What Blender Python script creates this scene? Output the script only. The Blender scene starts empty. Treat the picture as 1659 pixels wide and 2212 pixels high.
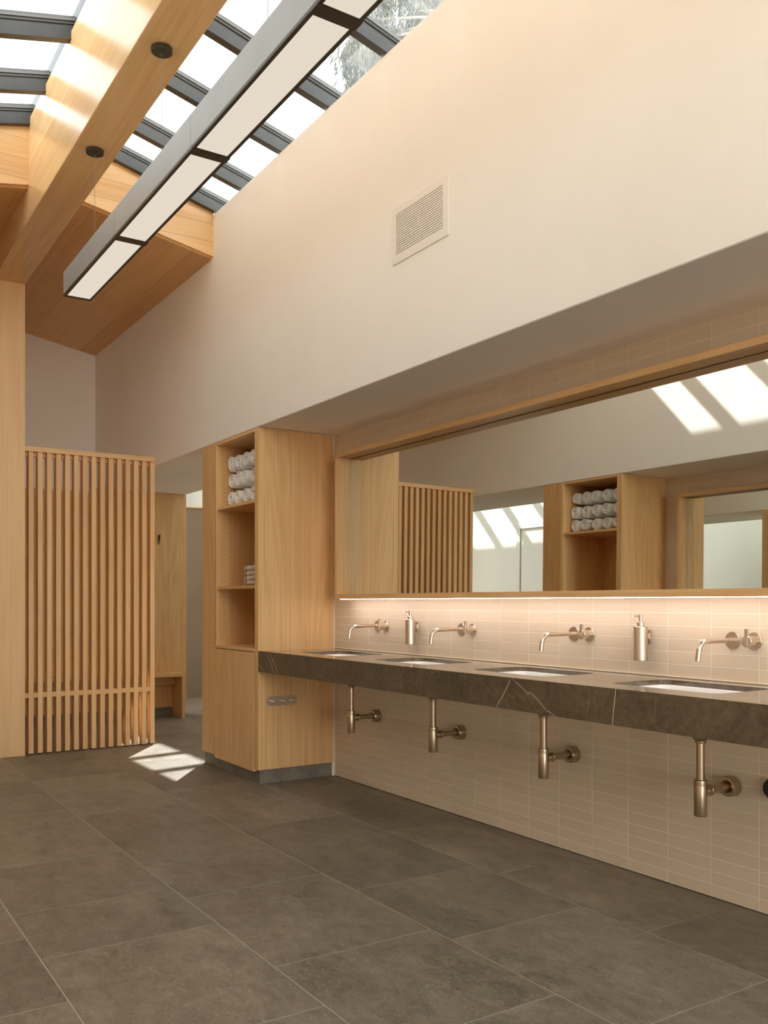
import bpy, bmesh, math, random
from mathutils import Vector, Matrix

C = bpy.context.scene.collection
PI = math.pi
random.seed(7)

# ------------------------------------------------------------------ camera
FPX = 1948.6                                    # focal length in pixels of the 1659 x 2212 frame
cam_d = bpy.data.cameras.new('camera')
cam = bpy.data.objects.new('camera', cam_d); C.objects.link(cam)
cam_d.sensor_fit = 'VERTICAL'; cam_d.sensor_height = 36.0
cam_d.lens = FPX / 2212 * 36.0
cam_d.shift_y = (1301 - 1106) / 2212
cam_d.clip_start = 0.02; cam_d.clip_end = 200
cam.location = (0, 0, 1.2)
cam.rotation_euler = (PI / 2, 0, math.radians(90 - 33.0))
bpy.context.scene.camera = cam

# ------------------------------------------------------------------ world, sun, exposure
SKY = 3.3
ZENITH = 0.46
HORIZON = 3.8
SUN = 10.5
w = bpy.data.worlds.new('sky'); bpy.context.scene.world = w; w.use_nodes = True
nt = w.node_tree; nt.nodes.clear()
o_ = nt.nodes.new('ShaderNodeOutputWorld'); bg = nt.nodes.new('ShaderNodeBackground')
tc = nt.nodes.new('ShaderNodeTexCoord'); nz = nt.nodes.new('ShaderNodeTexNoise'); rp = nt.nodes.new('ShaderNodeValToRGB')
nz.inputs['Scale'].default_value = 3.0; nz.inputs['Detail'].default_value = 6
rp.color_ramp.elements[0].position = 0.35; rp.color_ramp.elements[0].color = (0.78, 0.885, 1.0, 1)
rp.color_ramp.elements[1].position = 0.6; rp.color_ramp.elements[1].color = (0.90, 0.955, 1.0, 1)
nt.links.new(tc.outputs['Generated'], nz.inputs['Vector']); nt.links.new(nz.outputs['Fac'], rp.inputs['Fac'])
hm = nt.nodes.new('ShaderNodeMix'); hm.data_type = 'RGBA'; hm.inputs[7].default_value = (1.0, 0.945, 0.86, 1)
nt.links.new(rp.outputs['Color'], hm.inputs[6]); nt.links.new(hm.outputs[2], bg.inputs['Color']); 
# hazy sky: dimmer overhead, brighter towards the horizon, dull ground below it
sp = nt.nodes.new('ShaderNodeSeparateXYZ'); nt.links.new(tc.outputs['Generated'], sp.inputs[0])
def wm(op, a, b=None):
    x = nt.nodes.new('ShaderNodeMath'); x.operation = op
    for i, v in enumerate((a, b)):
        if v is None: continue
        if isinstance(v, (int, float)): x.inputs[i].default_value = v
        else: nt.links.new(v, x.inputs[i])
    return x.outputs[0]
hz_ = wm('POWER', wm('SUBTRACT', 1.0, wm('MAXIMUM', sp.outputs[2], 0.0)), 3.0)
up_ = wm('GREATER_THAN', sp.outputs[2], -0.02)
st_ = wm('MULTIPLY', wm('ADD', wm('MULTIPLY', hz_, HORIZON), ZENITH), wm('ADD', wm('MULTIPLY', up_, 0.7), 0.3))
nt.links.new(wm('MULTIPLY', st_, SKY), bg.inputs['Strength'])
nt.links.new(hz_, hm.inputs[0])   # warm haze low in the sky
nt.links.new(bg.outputs[0], o_.inputs[0])

sd = bpy.data.lights.new('sun', 'SUN'); sun = bpy.data.objects.new('sun', sd); C.objects.link(sun)
sd.energy = SUN; sd.angle = math.radians(0.9); sd.color = (1.0, 0.985, 0.96)
sun.rotation_euler = Vector((1.376, -1.0, -1.75)).to_track_quat('-Z', 'Y').to_euler()
sun.location = (-6, 6, 9)

vs = bpy.context.scene.view_settings
bpy.context.scene.display_settings.display_device = 'sRGB'
vs.view_transform = 'Standard'; vs.look = 'None'; vs.gamma = 1.0; vs.use_curve_mapping = False
vs.exposure = 0.0
cy = bpy.context.scene.cycles
cy.max_bounces = 14; cy.diffuse_bounces = 8; cy.glossy_bounces = 6; cy.transparent_max_bounces = 16
cy.caustics_reflective = False; cy.caustics_refractive = False
cy.sample_clamp_indirect = 6.0

# ------------------------------------------------------------------ materials
def new_mat(name):
    m = bpy.data.materials.new(name); m.use_nodes = True
    n = m.node_tree; n.nodes.clear()
    out = n.nodes.new('ShaderNodeOutputMaterial'); b = n.nodes.new('ShaderNodeBsdfPrincipled')
    n.links.new(b.outputs[0], out.inputs[0])
    return m, n, b
def N(n, t, **kw):
    x = n.nodes.new(t)
    for k, v in kw.items():
        if hasattr(x, k) and k not in ('Scale',): setattr(x, k, v)
        else: x.inputs[k.replace('_', ' ')].default_value = v
    return x
def L(n, a, b): n.links.new(a, b)
def math_(n, op, a, b=None, c=None):
    x = n.nodes.new('ShaderNodeMath'); x.operation = op
    for i, v in enumerate((a, b, c)):
        if v is None: continue
        if isinstance(v, (int, float)): x.inputs[i].default_value = v
        else: L(n, v, x.inputs[i])
    return x.outputs[0]
def mixc(n, f, a, b, mode='MIX'):
    x = n.nodes.new('ShaderNodeMix'); x.data_type = 'RGBA'; x.blend_type = mode
    for sock, v in ((x.inputs[0], f), (x.inputs[6], a), (x.inputs[7], b)):
        if isinstance(v, (int, float)): sock.default_value = v
        elif isinstance(v, tuple): sock.default_value = (*v, 1) if len(v) == 3 else v
        else: L(n, v, sock)
    return x.outputs[2]
def ramp(n, f, p0, p1, c0=(0, 0, 0), c1=(1, 1, 1)):
    x = n.nodes.new('ShaderNodeValToRGB'); e = x.color_ramp.elements
    e[0].position = p0; e[0].color = (*c0, 1); e[1].position = p1; e[1].color = (*c1, 1)
    L(n, f, x.inputs[0]); return x.outputs[0]
def bump(n, b, h, strength=0.2, dist=0.002):
    x = n.nodes.new('ShaderNodeBump'); x.inputs['Strength'].default_value = strength; x.inputs['Distance'].default_value = dist
    L(n, h, x.inputs['Height']); L(n, x.outputs[0], b.inputs['Normal'])
def noise(n, vec, scale, detail=2.0, rough=0.5, dist=0.0):
    x = n.nodes.new('ShaderNodeTexNoise'); x.inputs['Scale'].default_value = scale
    x.inputs['Detail'].default_value = detail; x.inputs['Roughness'].default_value = rough; x.inputs['Distortion'].default_value = dist
    if vec is not None: L(n, vec, x.inputs['Vector'])
    return x.outputs['Fac']
def objco(n): return n.nodes.new('ShaderNodeTexCoord').outputs['Object']
def scaled(n, vec, s):
    x = n.nodes.new('ShaderNodeVectorMath'); x.operation = 'MULTIPLY'; L(n, vec, x.inputs[0]); x.inputs[1].default_value = s
    return x.outputs[0]
def addv(n, a, b):
    x = n.nodes.new('ShaderNodeVectorMath'); x.operation = 'ADD'; L(n, a, x.inputs[0])
    if isinstance(b, tuple): x.inputs[1].default_value = b
    else: L(n, b, x.inputs[1])
    return x.outputs[0]

def simple(name, col, rough=0.5, metal=0.0, spec=None, var=0.0, vscale=8.0):
    m, n, b = new_mat(name)
    b.inputs['Roughness'].default_value = rough; b.inputs['Metallic'].default_value = metal
    if var:
        f = noise(n, objco(n), vscale, 4)
        c = mixc(n, ramp(n, f, .3, .7), tuple(v * (1 - var) for v in col), tuple(min(1, v * (1 + var)) for v in col))
        L(n, c, b.inputs['Base Color'])
    else: b.inputs['Base Color'].default_value = (*col, 1)
    if spec is not None: b.inputs['Specular IOR Level'].default_value = spec
    return m

def wood(name, light, dark, axis='Z', plank=None, plank_w=0.2, rough=0.42, ringn=11.0, knots=False, amount=1.0):
    """oak / fir veneer: fibres and growth rings drawn out along one axis; plank = axis across which boards repeat"""
    m, n, b = new_mat(name)
    v = objco(n)
    rnd = n.nodes.new('ShaderNodeObjectInfo').outputs['Random']
    off = n.nodes.new('ShaderNodeCombineXYZ')
    for i in range(3): L(n, math_(n, 'MULTIPLY', rnd, 7.3 + 3 * i), off.inputs[i])
    v0 = v
    v = addv(n, v, off.outputs[0])
    tone = None; seam = None
    if plank:
        sep = n.nodes.new('ShaderNodeSeparateXYZ'); L(n, v0, sep.inputs[0])
        q = math_(n, 'DIVIDE', math_(n, 'ADD', sep.outputs['XYZ'.index(plank)], 50.03), plank_w)
        k = math_(n, 'FLOOR', q); fr = math_(n, 'FRACT', q)
        wn = n.nodes.new('ShaderNodeTexWhiteNoise'); wn.noise_dimensions = '1D'; L(n, k, wn.inputs['W'])
        tone = wn.outputs['Value']
        seam = math_(n, 'LESS_THAN', fr, 0.0022 / plank_w)
        cm = n.nodes.new('ShaderNodeCombineXYZ')
        for i in range(3): L(n, math_(n, 'MULTIPLY', tone, 11.0 + 5 * i), cm.inputs[i])
        v = addv(n, v, cm.outputs[0])
    s = {'X': (0.13, 1, 1), 'Y': (1, 0.13, 1), 'Z': (1, 1, 0.13)}[axis]
    s2 = {'X': (0.012, 1, 1), 'Y': (1, 0.012, 1), 'Z': (1, 1, 0.012)}[axis]
    big = noise(n, scaled(n, v, s), 2.6, 2.0, 0.5, 0.25)
    ring = math_(n, 'SINE', math_(n, 'MULTIPLY', big, ringn * 6.28))
    ring = ramp(n, math_(n, 'MULTIPLY_ADD', ring, 0.5, 0.5), 0.0, 1.0)
    fib = noise(n, scaled(n, v, s2), 170, 3.0, 0.6)
    pores = ramp(n, noise(n, scaled(n, v, tuple(x * 1.0 for x in s2)), 60, 2.0), 0.42, 0.66)
    f = math_(n, 'ADD', math_(n, 'MULTIPLY', ring, 0.17 * amount), math_(n, 'MULTIPLY', fib, 0.62 * amount))
    f = math_(n, 'ADD', f, math_(n, 'MULTIPLY', pores, 0.22 * amount))
    patch = noise(n, scaled(n, v, s), 1.3, 2.0)
    f = math_(n, 'ADD', f, math_(n, 'MULTIPLY', math_(n, 'SUBTRACT', patch, 0.5), 0.45 * amount))
    if tone is not None: f = math_(n, 'ADD', f, math_(n, 'MULTIPLY_ADD', tone, 0.42, -0.2))
    else: f = math_(n, 'ADD', f, math_(n, 'MULTIPLY_ADD', rnd, 0.36, -0.18))
    fc = n.nodes.new('ShaderNodeClamp'); L(n, f, fc.inputs[0])
    c = mixc(n, fc.outputs[0], light, dark)
    if knots:
        vo = n.nodes.new('ShaderNodeTexVoronoi'); vo.inputs['Scale'].default_value = 1.0
        ks = {'X': (0.7, 3, 3), 'Y': (3, .7, 3), 'Z': (3, 3, 0.7)}[axis]
        L(n, scaled(n, v, ks), vo.inputs['Vector'])
        kn = ramp(n, vo.outputs['Distance'], 0.012, 0.03, (1, 1, 1), (0, 0, 0))
        c = mixc(n, kn, c, tuple(x * 0.25 for x in dark))
    if seam is not None: c = mixc(n, math_(n, 'MULTIPLY', seam, 0.7), c, tuple(x * 0.30 for x in dark))
    L(n, c, b.inputs['Base Color']); b.inputs['Roughness'].default_value = rough
    b.inputs['Specular IOR Level'].default_value = 0.4
    bump(n, b, fib, 0.12, 0.0006)
    return m

OAK_L, OAK_D = (0.86, 0.575, 0.290), (0.56, 0.315, 0.118)
FIR_L, FIR_D = (0.86, 0.575, 0.295), (0.60, 0.340, 0.132)
M = {}
M['oak'] = wood('oak_veneer_upright', OAK_L, OAK_D, 'Z', ringn=15)
M['oak_x'] = wood('oak_along_wall', OAK_L, OAK_D, 'X')
M['oak_y'] = wood('oak_crosswise', OAK_L, OAK_D, 'Y')
M['slat'] = wood('fir_slat', FIR_L, FIR_D, 'Z', ringn=7, knots=True)
M['fir_y'] = wood('fir_crosswise', FIR_L, FIR_D, 'Y')
M['fir_post'] = wood('fir_post', FIR_L, FIR_D, 'Z', ringn=6, amount=.8)
M['fir_beam'] = wood('fir_beam', FIR_L, FIR_D, 'X', plank='Z', plank_w=0.34, rough=0.20, amount=.8)
M['fir_ceiling'] = wood('fir_ceiling_boards', (0.77, 0.455, 0.20), (0.55, 0.285, 0.105), 'X', plank='Y', plank_w=0.235, amount=.8)
M['fir_fascia'] = wood('fir_fascia_boards', FIR_L, FIR_D, 'Y', plank='Z', plank_w=0.131, rough=.3, amount=.8)

def plaster():
    m, n, b = new_mat('lime_plaster')
    v = objco(n)
    a = noise(n, v, 1.3, 5, .6); f = ramp(n, a, .3, .72)
    c = mixc(n, f, (0.845, 0.803, 0.738), (0.885, 0.850, 0.795))
    L(n, c, b.inputs['Base Color']); b.inputs['Roughness'].default_value = 0.75
    b.inputs['Specular IOR Level'].default_value = 0.25
    bump(n, b, noise(n, v, 30, 5), 0.12, 0.001)
    return m
M['plaster'] = plaster()
M['white_paint'] = simple('white_paint', (0.80, 0.79, 0.75), 0.6, var=.02, vscale=2)
M['door_paint'] = simple('door_paint', (0.70, 0.69, 0.63), 0.45)
M['plaster_brown'] = simple('grey_brown_plaster', (0.210, 0.150, 0.095), 0.7, var=.06, vscale=2)

def tile_mat():
    m, n, b = new_mat('beige_wall_tile')
    at = n.nodes.new('ShaderNodeAttribute'); at.attribute_name = 'trand'
    c = mixc(n, at.outputs['Fac'], (0.740, 0.625, 0.470), (0.785, 0.670, 0.515))
    L(n, c, b.inputs['Base Color']); b.inputs['Roughness'].default_value = 0.32
    b.inputs['Specular IOR Level'].default_value = 0.4
    bump(n, b, noise(n, objco(n), 9, 3), 0.05, 0.002)
    return m
M['tile'] = tile_mat()
M['grout'] = simple('pale_grout', (0.88, 0.80, 0.66), 0.9)

def floor_mat():
    m, n, b = new_mat('grey_limestone_floor')
    v = objco(n)
    at = n.nodes.new('ShaderNodeAttribute'); at.attribute_name = 'trand'
    cm = n.nodes.new('ShaderNodeCombineXYZ')
    for i in range(3): L(n, math_(n, 'MULTIPLY', at.outputs['Fac'], 19.0 + 7 * i), cm.inputs[i])
    v = addv(n, v, cm.outputs[0])
    a = noise(n, scaled(n, v, (.55, 1, 1)), 3.0, 9, .68, .5)
    f = ramp(n, a, .36, .66)
    c = mixc(n, f, (0.100, 0.082, 0.056), (0.285, 0.242, 0.178))
    med = ramp(n, noise(n, scaled(n, v, (.6, 1, 1)), 16, 7, .72, .8), .38, .64)
    c = mixc(n, 0.46, c, mixc(n, med, (0.080, 0.065, 0.043), (0.285, 0.243, 0.180)))
    fine = ramp(n, noise(n, v, 90, 4, .7), .36, .66)
    c = mixc(n, 0.30, c, mixc(n, fine, (0.085, 0.069, 0.046), (0.275, 0.235, 0.178)))
    # fossil flecks, short and randomly turned
    for sc, rot, th_ in (((105, 34, 60), .5, .62), ((36, 100, 60), .1, .60), ((80, 60, 60), .9, .64)):
        mp = n.nodes.new('ShaderNodeMapping'); mp.inputs['Rotation'].default_value = (0, 0, rot); mp.inputs['Scale'].default_value = sc; L(n, v, mp.inputs['Vector'])
        vo = n.nodes.new('ShaderNodeTexVoronoi'); vo.inputs['Scale'].default_value = 1.0; L(n, mp.outputs[0], vo.inputs['Vector'])
        fl = ramp(n, vo.outputs['Distance'], 0.08, 0.24, (1, 1, 1), (0, 0, 0))
        wn = n.nodes.new('ShaderNodeSeparateColor'); L(n, vo.outputs['Color'], wn.inputs[0])
        gate = ramp(n, math_(n, 'MULTIPLY', wn.outputs[0], noise(n, v, 5 + rot, 3)), .34, .44)
        c = mixc(n, math_(n, 'MULTIPLY', math_(n, 'MULTIPLY', fl, gate), .62), c, (0.43, 0.385, 0.30))
    cloud = ramp(n, noise(n, scaled(n, v, (1, 2.2, 1)), 6, 8, .75, 1.6), .56, .74)
    c = mixc(n, math_(n, 'MULTIPLY', cloud, .34), c, (0.35, 0.305, 0.235))
    tone = math_(n, 'MULTIPLY_ADD', at.outputs['Fac'], 0.36, 0.98)
    mu = n.nodes.new('ShaderNodeVectorMath'); mu.operation = 'SCALE'; L(n, c, mu.inputs[0]); L(n, tone, mu.inputs['Scale'])
    L(n, mu.outputs[0], b.inputs['Base Color'])
    L(n, math_(n, 'MULTIPLY_ADD', fine, 0.16, 0.36), b.inputs['Roughness'])
    b.inputs['Specular IOR Level'].default_value = 0.5
    bump(n, b, noise(n, v, 60, 6, .7), 0.22, 0.0012)
    return m
M['floor'] = floor_mat()
M['floor_grout'] = simple('floor_grout', (0.42, 0.37, 0.29), 0.9)

def plinth_mat():
    m, n, b = new_mat('grey_limestone_plinth')
    v = objco(n)
    f = ramp(n, noise(n, v, 9, 8, .7, .8), .35, .68)
    c = mixc(n, f, (0.150, 0.132, 0.102), (0.262, 0.238, 0.19))
    L(n, c, b.inputs['Base Color']); b.inputs['Roughness'].default_value = 0.5
    return m
M['plinth'] = plinth_mat()

def counter_mat(polished=True):
    m, n, b = new_mat('dark_brown_marble' if polished else 'honed_brown_marble')
    v = objco(n)
    f = ramp(n, noise(n, v, 4.2, 9, .72, 1.1), .38, .64)
    c = mixc(n, f, (0.074, 0.053, 0.030), (0.158, 0.119, 0.071))
    g = ramp(n, noise(n, v, 34, 7, .78), .40, .62)
    c = mixc(n, 0.42, c, mixc(n, g, (0.060, 0.043, 0.024), (0.18, 0.138, 0.085)))
    # thin dark and faint pale hairlines
    d = noise(n, v, 5.0, 6, .6, .6)
    e = math_(n, 'ABSOLUTE', math_(n, 'SUBTRACT', d, 0.5))
    gate = ramp(n, noise(n, addv(n, v, (4, 0, 2)), 4.0, 2), .50, .62)
    c = mixc(n, math_(n, 'MULTIPLY', math_(n, 'MULTIPLY', ramp(n, e, 0.001, 0.006, (1, 1, 1), (0, 0, 0)), gate), .45), c, (0.035, 0.025, 0.015))
    d2 = noise(n, addv(n, v, (9, 3, 1)), 1.8, 3, .5, .5)
    e2 = math_(n, 'ABSOLUTE', math_(n, 'SUBTRACT', d2, 0.47))
    c = mixc(n, math_(n, 'MULTIPLY', ramp(n, e2, 0.0008, 0.0035, (1, 1, 1), (0, 0, 0)), 0.16), c, (0.42, 0.34, 0.24))
    L(n, c, b.inputs['Base Color']); b.inputs['Roughness'].default_value = 0.10
    b.inputs['Specular IOR Level'].default_value = 0.8; b.inputs['Coat Weight'].default_value = 0.6; b.inputs['Coat Roughness'].default_value = 0.05
    bump(n, b, noise(n, v, 70, 4), 0.03, 0.0003)
    if not polished:
        b.inputs['Roughness'].default_value = 0.42; b.inputs['Specular IOR Level'].default_value = 0.4; b.inputs['Coat Weight'].default_value = 0.0
    return m
M['counter'] = counter_mat(); M['counter_front'] = counter_mat(False)
M['vein'] = simple('white_calcite_vein', (0.75, 0.66, 0.52), 0.3)
M['vein_faint'] = simple('pale_calcite_vein', (0.27, 0.22, 0.155), 0.3)
M['vein_dark'] = simple('dark_fissure', (0.045, 0.032, 0.018), 0.5)
M['sealant'] = simple('pale_sealant', (0.80, 0.71, 0.57), 0.5)
M['ceramic'] = simple('white_ceramic', (0.86, 0.86, 0.85), 0.12)

def nickel(name, col, rough):
    m, n, b = new_mat(name)
    b.inputs['Metallic'].default_value = 1.0
    b.inputs['Base Color'].default_value = (*col, 1); b.inputs['Roughness'].default_value = rough
    return m
M['nickel'] = nickel('brushed_nickel', (0.68, 0.59, 0.49), 0.27)
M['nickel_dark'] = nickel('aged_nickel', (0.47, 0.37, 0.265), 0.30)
M['steel'] = simple('dark_painted_steel', (0.055, 0.053, 0.049), 0.36, var=.15)
M['steel_light'] = simple('grey_gasket', (0.16, 0.16, 0.15), 0.5)
M['housing'] = simple('satin_grey_metal', (0.34, 0.34, 0.325), 0.42, 0.15, var=.04)
M['bronze'] = simple('dark_bronze', (0.055, 0.043, 0.028), 0.42, 0.3)
M['black'] = simple('black_plastic', (0.012, 0.011, 0.010), 0.35)
M['void'] = simple('void_shade', (0.02, 0.014, 0.008), 0.9)  # flat dark colour standing for the shade inside openings
M['grille'] = simple('putty_paint', (0.80, 0.755, 0.69), 0.45)
M['towel'] = None
def towel_mat():
    m, n, b = new_mat('white_terry')
    v = objco(n)
    b.inputs['Base Color'].default_value = (0.93, 0.925, 0.91, 1); b.inputs['Roughness'].default_value = 0.95
    b.inputs['Sheen Weight'].default_value = 0.3
    bump(n, b, noise(n, v, 330, 3), 0.7, 0.003)
    return m
M['towel'] = towel_mat()
M['cotton'] = simple('cotton_wool', (0.93, 0.925, 0.915), 1.0)
m_, n_, b_ = new_mat('mirror_glass')
b_.inputs['Metallic'].default_value = 1.0; b_.inputs['Roughness'].default_value = 0.0
b_.inputs['Base Color'].default_value = (0.865, 0.90, 0.862, 1)
M['mirror'] = m_
def emit(name, col, s):
    m = bpy.data.materials.new(name); m.use_nodes = True; n = m.node_tree; n.nodes.clear()
    o = n.nodes.new('ShaderNodeOutputMaterial'); e = n.nodes.new('ShaderNodeEmission')
    e.inputs[0].default_value = (*col, 1); e.inputs[1].default_value = s; L(n, e.outputs[0], o.inputs[0]); return m
M['diffuser'] = emit('lit_opal_diffuser', (0.790, 0.700, 0.585), 1.0)
M['led'] = emit('warm_led_strip', (1.0, 0.89, 0.88), 27.0)
def glass_mat():
    m = bpy.data.materials.new('dusty_skylight_glass'); m.use_nodes = True; n = m.node_tree; n.nodes.clear()
    o = n.nodes.new('ShaderNodeOutputMaterial'); t = n.nodes.new('ShaderNodeBsdfTransparent'); g = n.nodes.new('ShaderNodeBsdfGlossy')
    d = n.nodes.new('ShaderNodeBsdfTranslucent'); d.inputs['Color'].default_value = (.95, .95, .95, 1)
    t.inputs[0].default_value = (0.97, 0.985, 0.98, 1); g.inputs['Roughness'].default_value = 0.02
    m1 = n.nodes.new('ShaderNodeMixShader'); m1.inputs[0].default_value = 0.02
    L(n, t.outputs[0], m1.inputs[1]); L(n, d.outputs[0], m1.inputs[2])
    lw = n.nodes.new('ShaderNodeFresnel'); lw.inputs[0].default_value = 1.45
    m2 = n.nodes.new('ShaderNodeMixShader'); L(n, math_(n, 'MULTIPLY', lw.outputs[0], .12), m2.inputs[0])
    L(n, m1.outputs[0], m2.inputs[1]); L(n, g.outputs[0], m2.inputs[2]); L(n, m2.outputs[0], o.inputs[0])
    return m
M['glass'] = glass_mat()
def jar_mat():
    m = bpy.data.materials.new('clear_acrylic'); m.use_nodes = True; n = m.node_tree; n.nodes.clear()
    o = n.nodes.new('ShaderNodeOutputMaterial'); t = n.nodes.new('ShaderNodeBsdfTransparent'); g = n.nodes.new('ShaderNodeBsdfGlossy')
    g.inputs['Roughness'].default_value = 0.03; t.inputs[0].default_value = (.97, .97, .96, 1)
    m1 = n.nodes.new('ShaderNodeMixShader'); m1.inputs[0].default_value = 0.10
    L(n, t.outputs[0], m1.inputs[1]); L(n, g.outputs[0], m1.inputs[2]); L(n, m1.outputs[0], o.inputs[0]); return m
M['jar'] = jar_mat()
M['leaf'] = simple('grey_green_leaf', (0.085, 0.095, 0.075), 0.6, var=.25, vscale=3)
M['bark'] = simple('pale_bark', (0.30, 0.27, 0.23), 0.9, var=.2)

# ------------------------------------------------------------------ mesh helpers
def finish(bm, name, mats, parent=None, smooth=False, link=True):
    bmesh.ops.recalc_face_normals(bm, faces=bm.faces[:])
    me = bpy.data.meshes.new(name); bm.to_mesh(me); bm.free()
    if not isinstance(mats, (list, tuple)): mats = [mats]
    for m in mats: me.materials.append(m)
    if smooth:
        for p in me.polygons: p.use_smooth = True
    o = bpy.data.objects.new(name, me); C.objects.link(o)
    if parent is not None: o.parent = parent
    return o
def smooth_by_angle(o, deg=35):
    me = o.data
    for p in me.polygons: p.use_smooth = True
    bm = bmesh.new(); bm.from_mesh(me)
    for e in bm.edges:
        if len(e.link_faces) == 2 and e.calc_face_angle(0) > math.radians(deg): e.smooth = False
    bm.to_mesh(me); bm.free()
    return o
def bx(bm, x0, x1, y0, y1, z0, z1, mi=0, bev=0.0):
    if x0 > x1: x0, x1 = x1, x0
    if y0 > y1: y0, y1 = y1, y0
    if z0 > z1: z0, z1 = z1, z0
    t = bmesh.new()
    vs = [t.verts.new(p) for p in ((x0, y0, z0), (x1, y0, z0), (x1, y1, z0), (x0, y1, z0), (x0, y0, z1), (x1, y0, z1), (x1, y1, z1), (x0, y1, z1))]
    for f in ((0, 3, 2, 1), (4, 5, 6, 7), (0, 1, 5, 4), (1, 2, 6, 5), (2, 3, 7, 6), (3, 0, 4, 7)): t.faces.new([vs[i] for i in f])
    if bev: bmesh.ops.bevel(t, geom=t.edges[:], offset=bev, segments=2, profile=.5, affect='EDGES')
    for f in t.faces: f.material_index = mi
    merge(bm, t)
def merge(bm, t):
    me = bpy.data.meshes.new('tmp'); t.to_mesh(me); t.free(); bm.from_mesh(me); bpy.data.meshes.remove(me)
def box(name, mat, x0, x1, y0, y1, z0, z1, parent=None, bev=0.0):
    bm = bmesh.new(); bx(bm, x0, x1, y0, y1, z0, z1, 0, bev)
    return finish(bm, name, mat, parent)
def prism(bm, pts_yz, x0, x1, mi=0):
    """polygon in the y-z plane drawn out along x"""
    a = [bm.verts.new((x0, y, z)) for y, z in pts_yz]; b = [bm.verts.new((x1, y, z)) for y, z in pts_yz]
    n = len(a)
    f = [bm.faces.new(a[::-1]), bm.faces.new(b)]
    for i in range(n): f.append(bm.faces.new((a[i], a[(i + 1) % n], b[(i + 1) % n], b[i])))
    for q in f: q.material_index = mi
def lathe(bm, prof, origin=(0, 0, 0), axis=(0, 0, 1), seg=32, mi=0):
    """profile of (radius, height) turned about an axis through origin"""
    q = Vector((0, 0, 1)).rotation_difference(Vector(axis)).to_matrix(); o = Vector(origin)
    rings = []
    for r, h in prof:
        if r < 1e-6: rings.append([bm.verts.new(o + q @ Vector((0, 0, h)))])
        else: rings.append([bm.verts.new(o + q @ Vector((r * math.cos(2 * PI * i / seg), r * math.sin(2 * PI * i / seg), h))) for i in range(seg)])
    for a, b in zip(rings, rings[1:]):
        for i in range(seg):
            j = (i + 1) % seg
            va = [a[0]] if len(a) == 1 else [a[i], a[j]]; vb = [b[0]] if len(b) == 1 else [b[j], b[i]]
            if len(va) + len(vb) >= 3:
                f = bm.faces.new(va + vb); f.material_index = mi
def cyl(bm, p, axis, r, length, seg=32, bev=0.0015, mi=0):
    lathe(bm, [(0, 0), (r - bev, 0), (r, bev), (r, length - bev), (r - bev, length), (0, length)], p, axis, seg, mi)
def tube(bm, pts, r, seg=16, cap=True, mi=0):
    pts = [Vector(p) for p in pts]; rr = r if isinstance(r, (list, tuple)) else [r] * len(pts)
    prev = None; rings = []
    for i, p in enumerate(pts):
        d = (pts[min(i + 1, len(pts) - 1)] - pts[max(i - 1, 0)]).normalized()
        if prev is None:
            u = d.orthogonal().normalized()
        else:
            u = (prev - d * prev.dot(d)).normalized()
        prev = u; v = d.cross(u)
        rings.append([bm.verts.new(p + (u * math.cos(2 * PI * k / seg) + v * math.sin(2 * PI * k / seg)) * rr[i]) for k in range(seg)])
    for a, b in zip(rings, rings[1:]):
        for k in range(seg):
            f = bm.faces.new((a[k], a[(k + 1) % seg], b[(k + 1) % seg], b[k])); f.material_index = mi
    if cap:
        for q in (bm.faces.new(rings[0][::-1]), bm.faces.new(rings[-1])): q.material_index = mi
def obj_lathe(name, mat, prof, origin, axis, parent, seg=32):
    bm = bmesh.new(); lathe(bm, prof, origin, axis, seg); return smooth_by_angle(finish(bm, name, mat, parent))
def obj_cyl(name, mat, p, axis, r, length, parent, seg=32, bev=0.0015):
    bm = bmesh.new(); cyl(bm, p, axis, r, length, seg, bev); return smooth_by_angle(finish(bm, name, mat, parent))
def obj_tube(name, mat, pts, r, parent, seg=16):
    bm = bmesh.new(); tube(bm, pts, r, seg); return smooth_by_angle(finish(bm, name, mat, parent), 50)

def thing(name, label, cat, loc=(0, 0, 0), group=None):
    o = bpy.data.objects.new(name, None); C.objects.link(o); o.location = loc; o.empty_display_size = .1
    o['label'] = label; o['category'] = cat
    if group: o['group'] = group
    return o
def tag(o, label, cat, group=None):
    o['label'] = label; o['category'] = cat
    if group: o['group'] = group
    return o
def struct(o, label=None):
    o['kind'] = 'structure'
    if label: o['label'] = label
    return o
def dup(root, loc, label, group=None):
    r = root.copy(); C.objects.link(r); r.location = loc; r['label'] = label
    if group: r['group'] = group
    for ch in list(root.children):
        c = ch.copy(); C.objects.link(c); c.parent = r
        for g in list(ch.children):
            d = g.copy(); C.objects.link(d); d.parent = c
    return r

# ------------------------------------------------------------------ plan (metres; x along the vanity wall, y across the room)
RIDGE = 1.371
def opp(y): return 2 * RIDGE - y                 # the opposite half of the room is laid out about the ridge
def side(s): return (lambda y: y) if s > 0 else opp
XE = 2.4          # end of room behind the camera
XW = -9.28        # end wall with the bench
XF = -6.17        # end of the skylights
FACE = 2.53       # face of bulkhead and cabinets
TILE = 3.115      # tiled wall
BACK = 3.475      # rear face of the thick wall
BAYY = 4.66       # far wall of the side bay
ZS = 2.352        # soffit
def zbar(y):      # underside of the skylight bars, falling away from the ridge
    return 4.022 + 0.254 * (2.534 - (y if y >= RIDGE else opp(y)))
def zboard(y): return 3.700 + 0.19 * (2.53 - (y if y >= RIDGE else opp(y)))

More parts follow.
